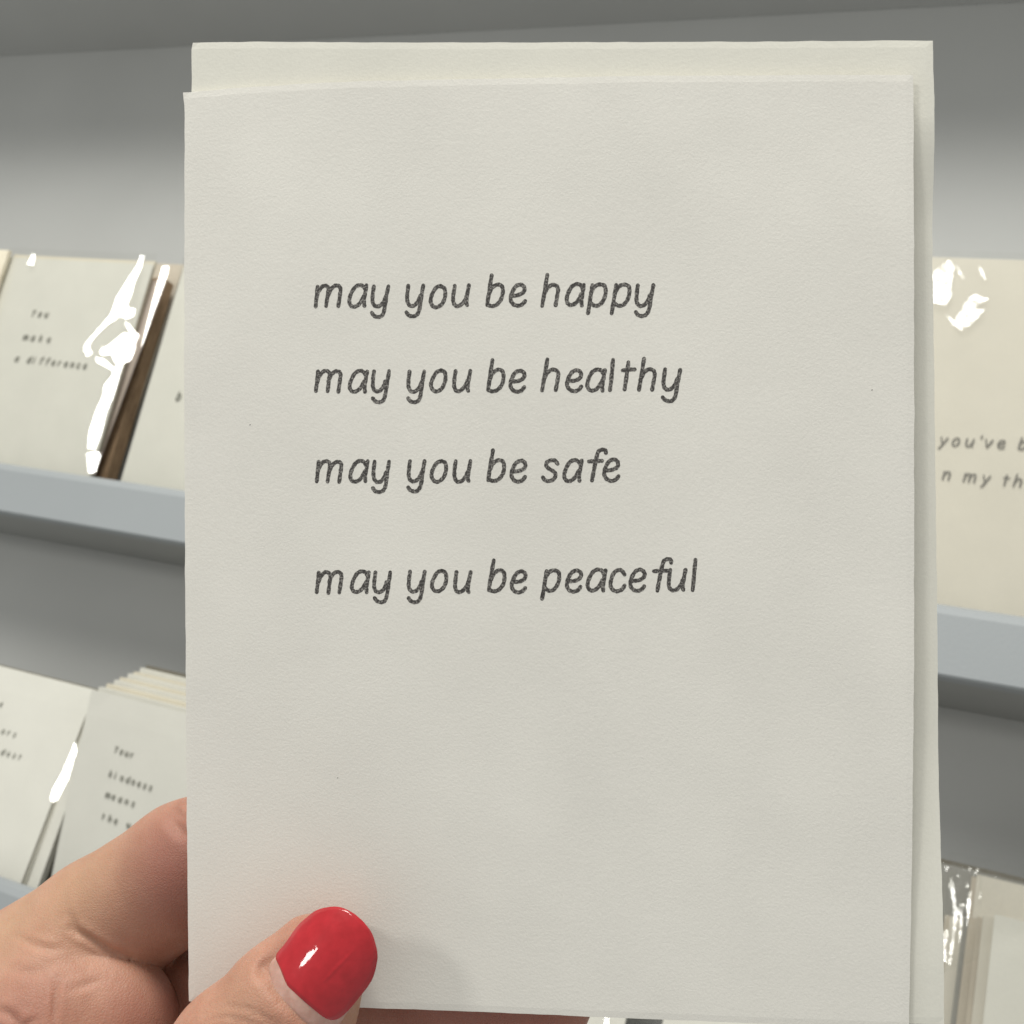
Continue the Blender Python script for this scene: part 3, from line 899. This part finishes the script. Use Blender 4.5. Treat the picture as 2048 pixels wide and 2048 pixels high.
ed = np.empty(len(HM.edges) * 2, int); HM.edges.foreach_get('vertices', ed); ed = ed.reshape(-1, 2)
near = top & (nn_ > -8)
ed = ed[near[ed[:, 0]] & near[ed[:, 1]]]
for _ in range(5):
    acc = np.zeros_like(HV); cnt = np.zeros(len(HV))
    for p_, q_ in ((0, 1), (1, 0)):
        np.add.at(acc, ed[:, p_], HV[ed[:, q_]]); np.add.at(cnt, ed[:, p_], 1)
    g_ = near & (cnt > 2)
    HV[g_] = .45 * HV[g_] + .55 * acc[g_] / cnt[g_][:, None]

# creases: traced lines pressed into the skin (px, px), depth mm, half width mm
CREASE = [
 ([(140, 1858), (158, 1866), (176, 1875), (200, 1891), (228, 1905), (262, 1918)], -8, .6, .6),
 ([(38, 1876), (70, 1890), (98, 1898), (118, 1896)], -3, .3, .6),
 ([(141, 1832), (146, 1848), (158, 1866)], -6, .3, .6),
 ([(332, 1612), (346, 1640), (362, 1662), (380, 1672)], -7, .55, 1.0),
 ([(344, 1604), (356, 1625), (380, 1642)], -7, .3, .6),
 ([(114, 1955), (112, 1985), (109, 2020), (108, 2050)], 5, .42, .5),
 ([(-10, 2018), (14, 2026), (30, 2040), (44, 2062)], 4, .4, .7),
 ([(46, 2062), (58, 2046), (70, 2040)], 4, .3, .6),
 ([(140, 1980), (175, 1968), (206, 1958)], 3, .18, .6),
 ([(20, 1938), (60, 1945), (95, 1938)], 2, .22, .8),
 ([(448, 2010), (500, 2018), (540, 2040), (566, 2066)], 18, .16, .35),
 ([(420, 2040), (452, 2034), (490, 2042), (520, 2060)], 18, .14, .3),
 ([(400, 2066), (440, 2052), (470, 2058)], 18, .14, .3),
]
for line, z, dep, wid in CREASE:
    q = np.array([C(x, y, z) for x, y in line])
    best = np.full(len(HV), 1e9); bt = np.zeros(len(HV))
    c = CT * 1000; camp = CR.T @ (-c)
    # distance measured square to the line of sight, front-facing skin only
    vd = HV - camp; t = (camp[2] - z) / np.maximum(1e-6, -(vd[:, 2]))
    p2 = (camp + vd * t[:, None])[:, :2]
    m_ = len(q) - 1
    for i in range(m_):
        a, b = q[i, :2], q[i + 1, :2]; ab = b - a
        u = np.clip(((p2 - a) @ ab) / (ab @ ab), 0, 1)
        dd = np.linalg.norm(p2 - a - u[:, None] * ab, axis=1)
        w = dd < best; best[w] = dd[w]; bt[w] = (i + u[w]) / m_
    fade = np.sin(np.pi * np.clip(bt, .06, .94)) ** .6
    facing = sm(.05, .4, HN[:, 2]) * (np.abs(HV[:, 2] - z) < 16)
    HV -= HN * (dep * fade * facing * np.exp(-(best / wid) ** 2))[:, None]
    HV += HN * (dep * .25 * fade * facing * np.exp(-((best - 2.1 * wid) / wid) ** 2))[:, None]

HM.vertices.foreach_set('co', (HV / 1000).ravel()); HM.update()
HM.polygons.foreach_set('use_smooth', [True] * len(HM.polygons))

# flushed skin, plus the shade by the card edge painted in as redness
flush_shade = np.zeros(len(HV)); pale = np.zeros(len(HV))
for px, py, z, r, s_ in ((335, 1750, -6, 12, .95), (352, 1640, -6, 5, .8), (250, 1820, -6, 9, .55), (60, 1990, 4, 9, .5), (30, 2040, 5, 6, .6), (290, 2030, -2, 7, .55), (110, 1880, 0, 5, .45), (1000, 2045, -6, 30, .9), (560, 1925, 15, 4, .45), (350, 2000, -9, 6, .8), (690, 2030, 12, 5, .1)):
    c = C(px, py, z); flush_shade = np.maximum(flush_shade, s_ * np.exp(-(np.linalg.norm(HV - c, axis=1) / r) ** 2))
for px, py, z, r, s_ in ((130, 1760, -8, 12, .8), (20, 1840, -10, 10, .8), (150, 1960, 4, 5, .5), (470, 2010, 17, 7, .35), (725, 2010, 10, 5, .6)):
    c = C(px, py, z); pale = np.maximum(pale, s_ * np.exp(-(np.linalg.norm(HV - c, axis=1) / r) ** 2))
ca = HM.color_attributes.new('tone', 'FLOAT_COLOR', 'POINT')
arr = np.zeros((len(HV), 4), np.float32); arr[:, 0] = flush_shade; arr[:, 1] = pale; arr[:, 3] = 1
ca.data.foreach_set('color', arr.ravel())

m, nt, b = new_mat('skin')
at = nt.nodes.new('ShaderNodeAttribute'); at.attribute_name = 'tone'
sp = nt.nodes.new('ShaderNodeSeparateColor'); nt.links.new(at.outputs['Color'], sp.inputs[0])
mott = noise(nt, 260, 4, 0.6); blot = noise(nt, 75, 2)
base = ramp(nt, math_n(nt, 'ADD', math_n(nt, 'MULTIPLY', mott, .5), math_n(nt, 'MULTIPLY', blot, .5)), [(0.35, (0.41, 0.198, 0.135)), (0.65, (0.52, 0.285, 0.205))])
def mixc(fac, a, col):
    x = nt.nodes.new('ShaderNodeMix'); x.data_type = 'RGBA'
    nt.links.new(fac, x.inputs[0]); nt.links.new(a, x.inputs[6]); x.inputs[7].default_value = (*col, 1); return x.outputs[2]
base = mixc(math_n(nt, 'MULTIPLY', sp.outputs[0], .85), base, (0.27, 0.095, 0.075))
base = mixc(math_n(nt, 'MULTIPLY', sp.outputs[1], .7), base, (0.47, 0.305, 0.185))
nt.links.new(base, b.inputs['Base Color'])
b.inputs['Roughness'].default_value = 0.5; b.inputs['Specular IOR Level'].default_value = 0.35
b.inputs['Subsurface Weight'].default_value = 0.35
b.inputs['Subsurface Radius'].default_value = (1.0, 0.35, 0.2); b.inputs['Subsurface Scale'].default_value = 0.0018
vo = nt.nodes.new('ShaderNodeTexVoronoi'); vo.inputs['Scale'].default_value = 2200; vo.feature = 'DISTANCE_TO_EDGE'
nt.links.new(nt.nodes['tc'].outputs['Object'], vo.inputs['Vector'])
mp = nt.nodes.new('ShaderNodeMapping'); mp.inputs['Rotation'].default_value = (0, 0, .95); mp.inputs['Scale'].default_value = (900, 200, 500)
nt.links.new(nt.nodes['tc'].outputs['Object'], mp.inputs[0])
fine = noise(nt, 1.0, 4, .6, vec=mp.outputs[0])
h = math_n(nt, 'ADD', math_n(nt, 'MULTIPLY', math_n(nt, 'MINIMUM', vo.outputs['Distance'], .25), 1.2), math_n(nt, 'ADD', math_n(nt, 'MULTIPLY', fine, .8), math_n(nt, 'MULTIPLY', noise(nt, 1500, 3), .5)))
bump(nt, b, h, 0.0001)
M_SKIN = m
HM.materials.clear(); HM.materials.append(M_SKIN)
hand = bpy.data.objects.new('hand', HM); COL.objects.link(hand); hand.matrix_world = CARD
tag(hand, 'bare left hand with red thumbnail pinching the greeting card at its lower left', 'hand')

m, nt, b = new_mat('natural_nail')
nt.links.new(ramp(nt, noise(nt, 700, 3), [(0.35, (0.44, 0.25, 0.20)), (0.65, (0.53, 0.325, 0.27))]), b.inputs['Base Color'])
b.inputs['Roughness'].default_value = 0.49; b.inputs['Subsurface Weight'].default_value = .2; b.inputs['Subsurface Scale'].default_value = .0008
bump(nt, b, noise(nt, 1200, 3), .00004)
M_NAIL = m
m, nt, b = new_mat('red_nail_polish')
nt.links.new(ramp(nt, noise(nt, 600, 3), [(0.3, (0.36, 0.008, 0.014)), (0.7, (0.43, 0.012, 0.020))]), b.inputs['Base Color'])
b.inputs['Specular IOR Level'].default_value = 0.1; b.inputs['Roughness'].default_value = 0.4; b.inputs['Coat Weight'].default_value = 1.0; b.inputs['Coat Roughness'].default_value = 0.05
bn = bump(nt, b, noise(nt, 360, 2), .00009)
nt.links.new(bn.outputs[0], b.inputs['Coat Normal'])
M_POL = m
plate = nail_strip('thumb_nail', PLATE, 0.0, -.5, M_NAIL, hand)
pol = nail_strip('nail_polish', ROWS, 0.22, -.35, M_POL, plate, ridge=True)
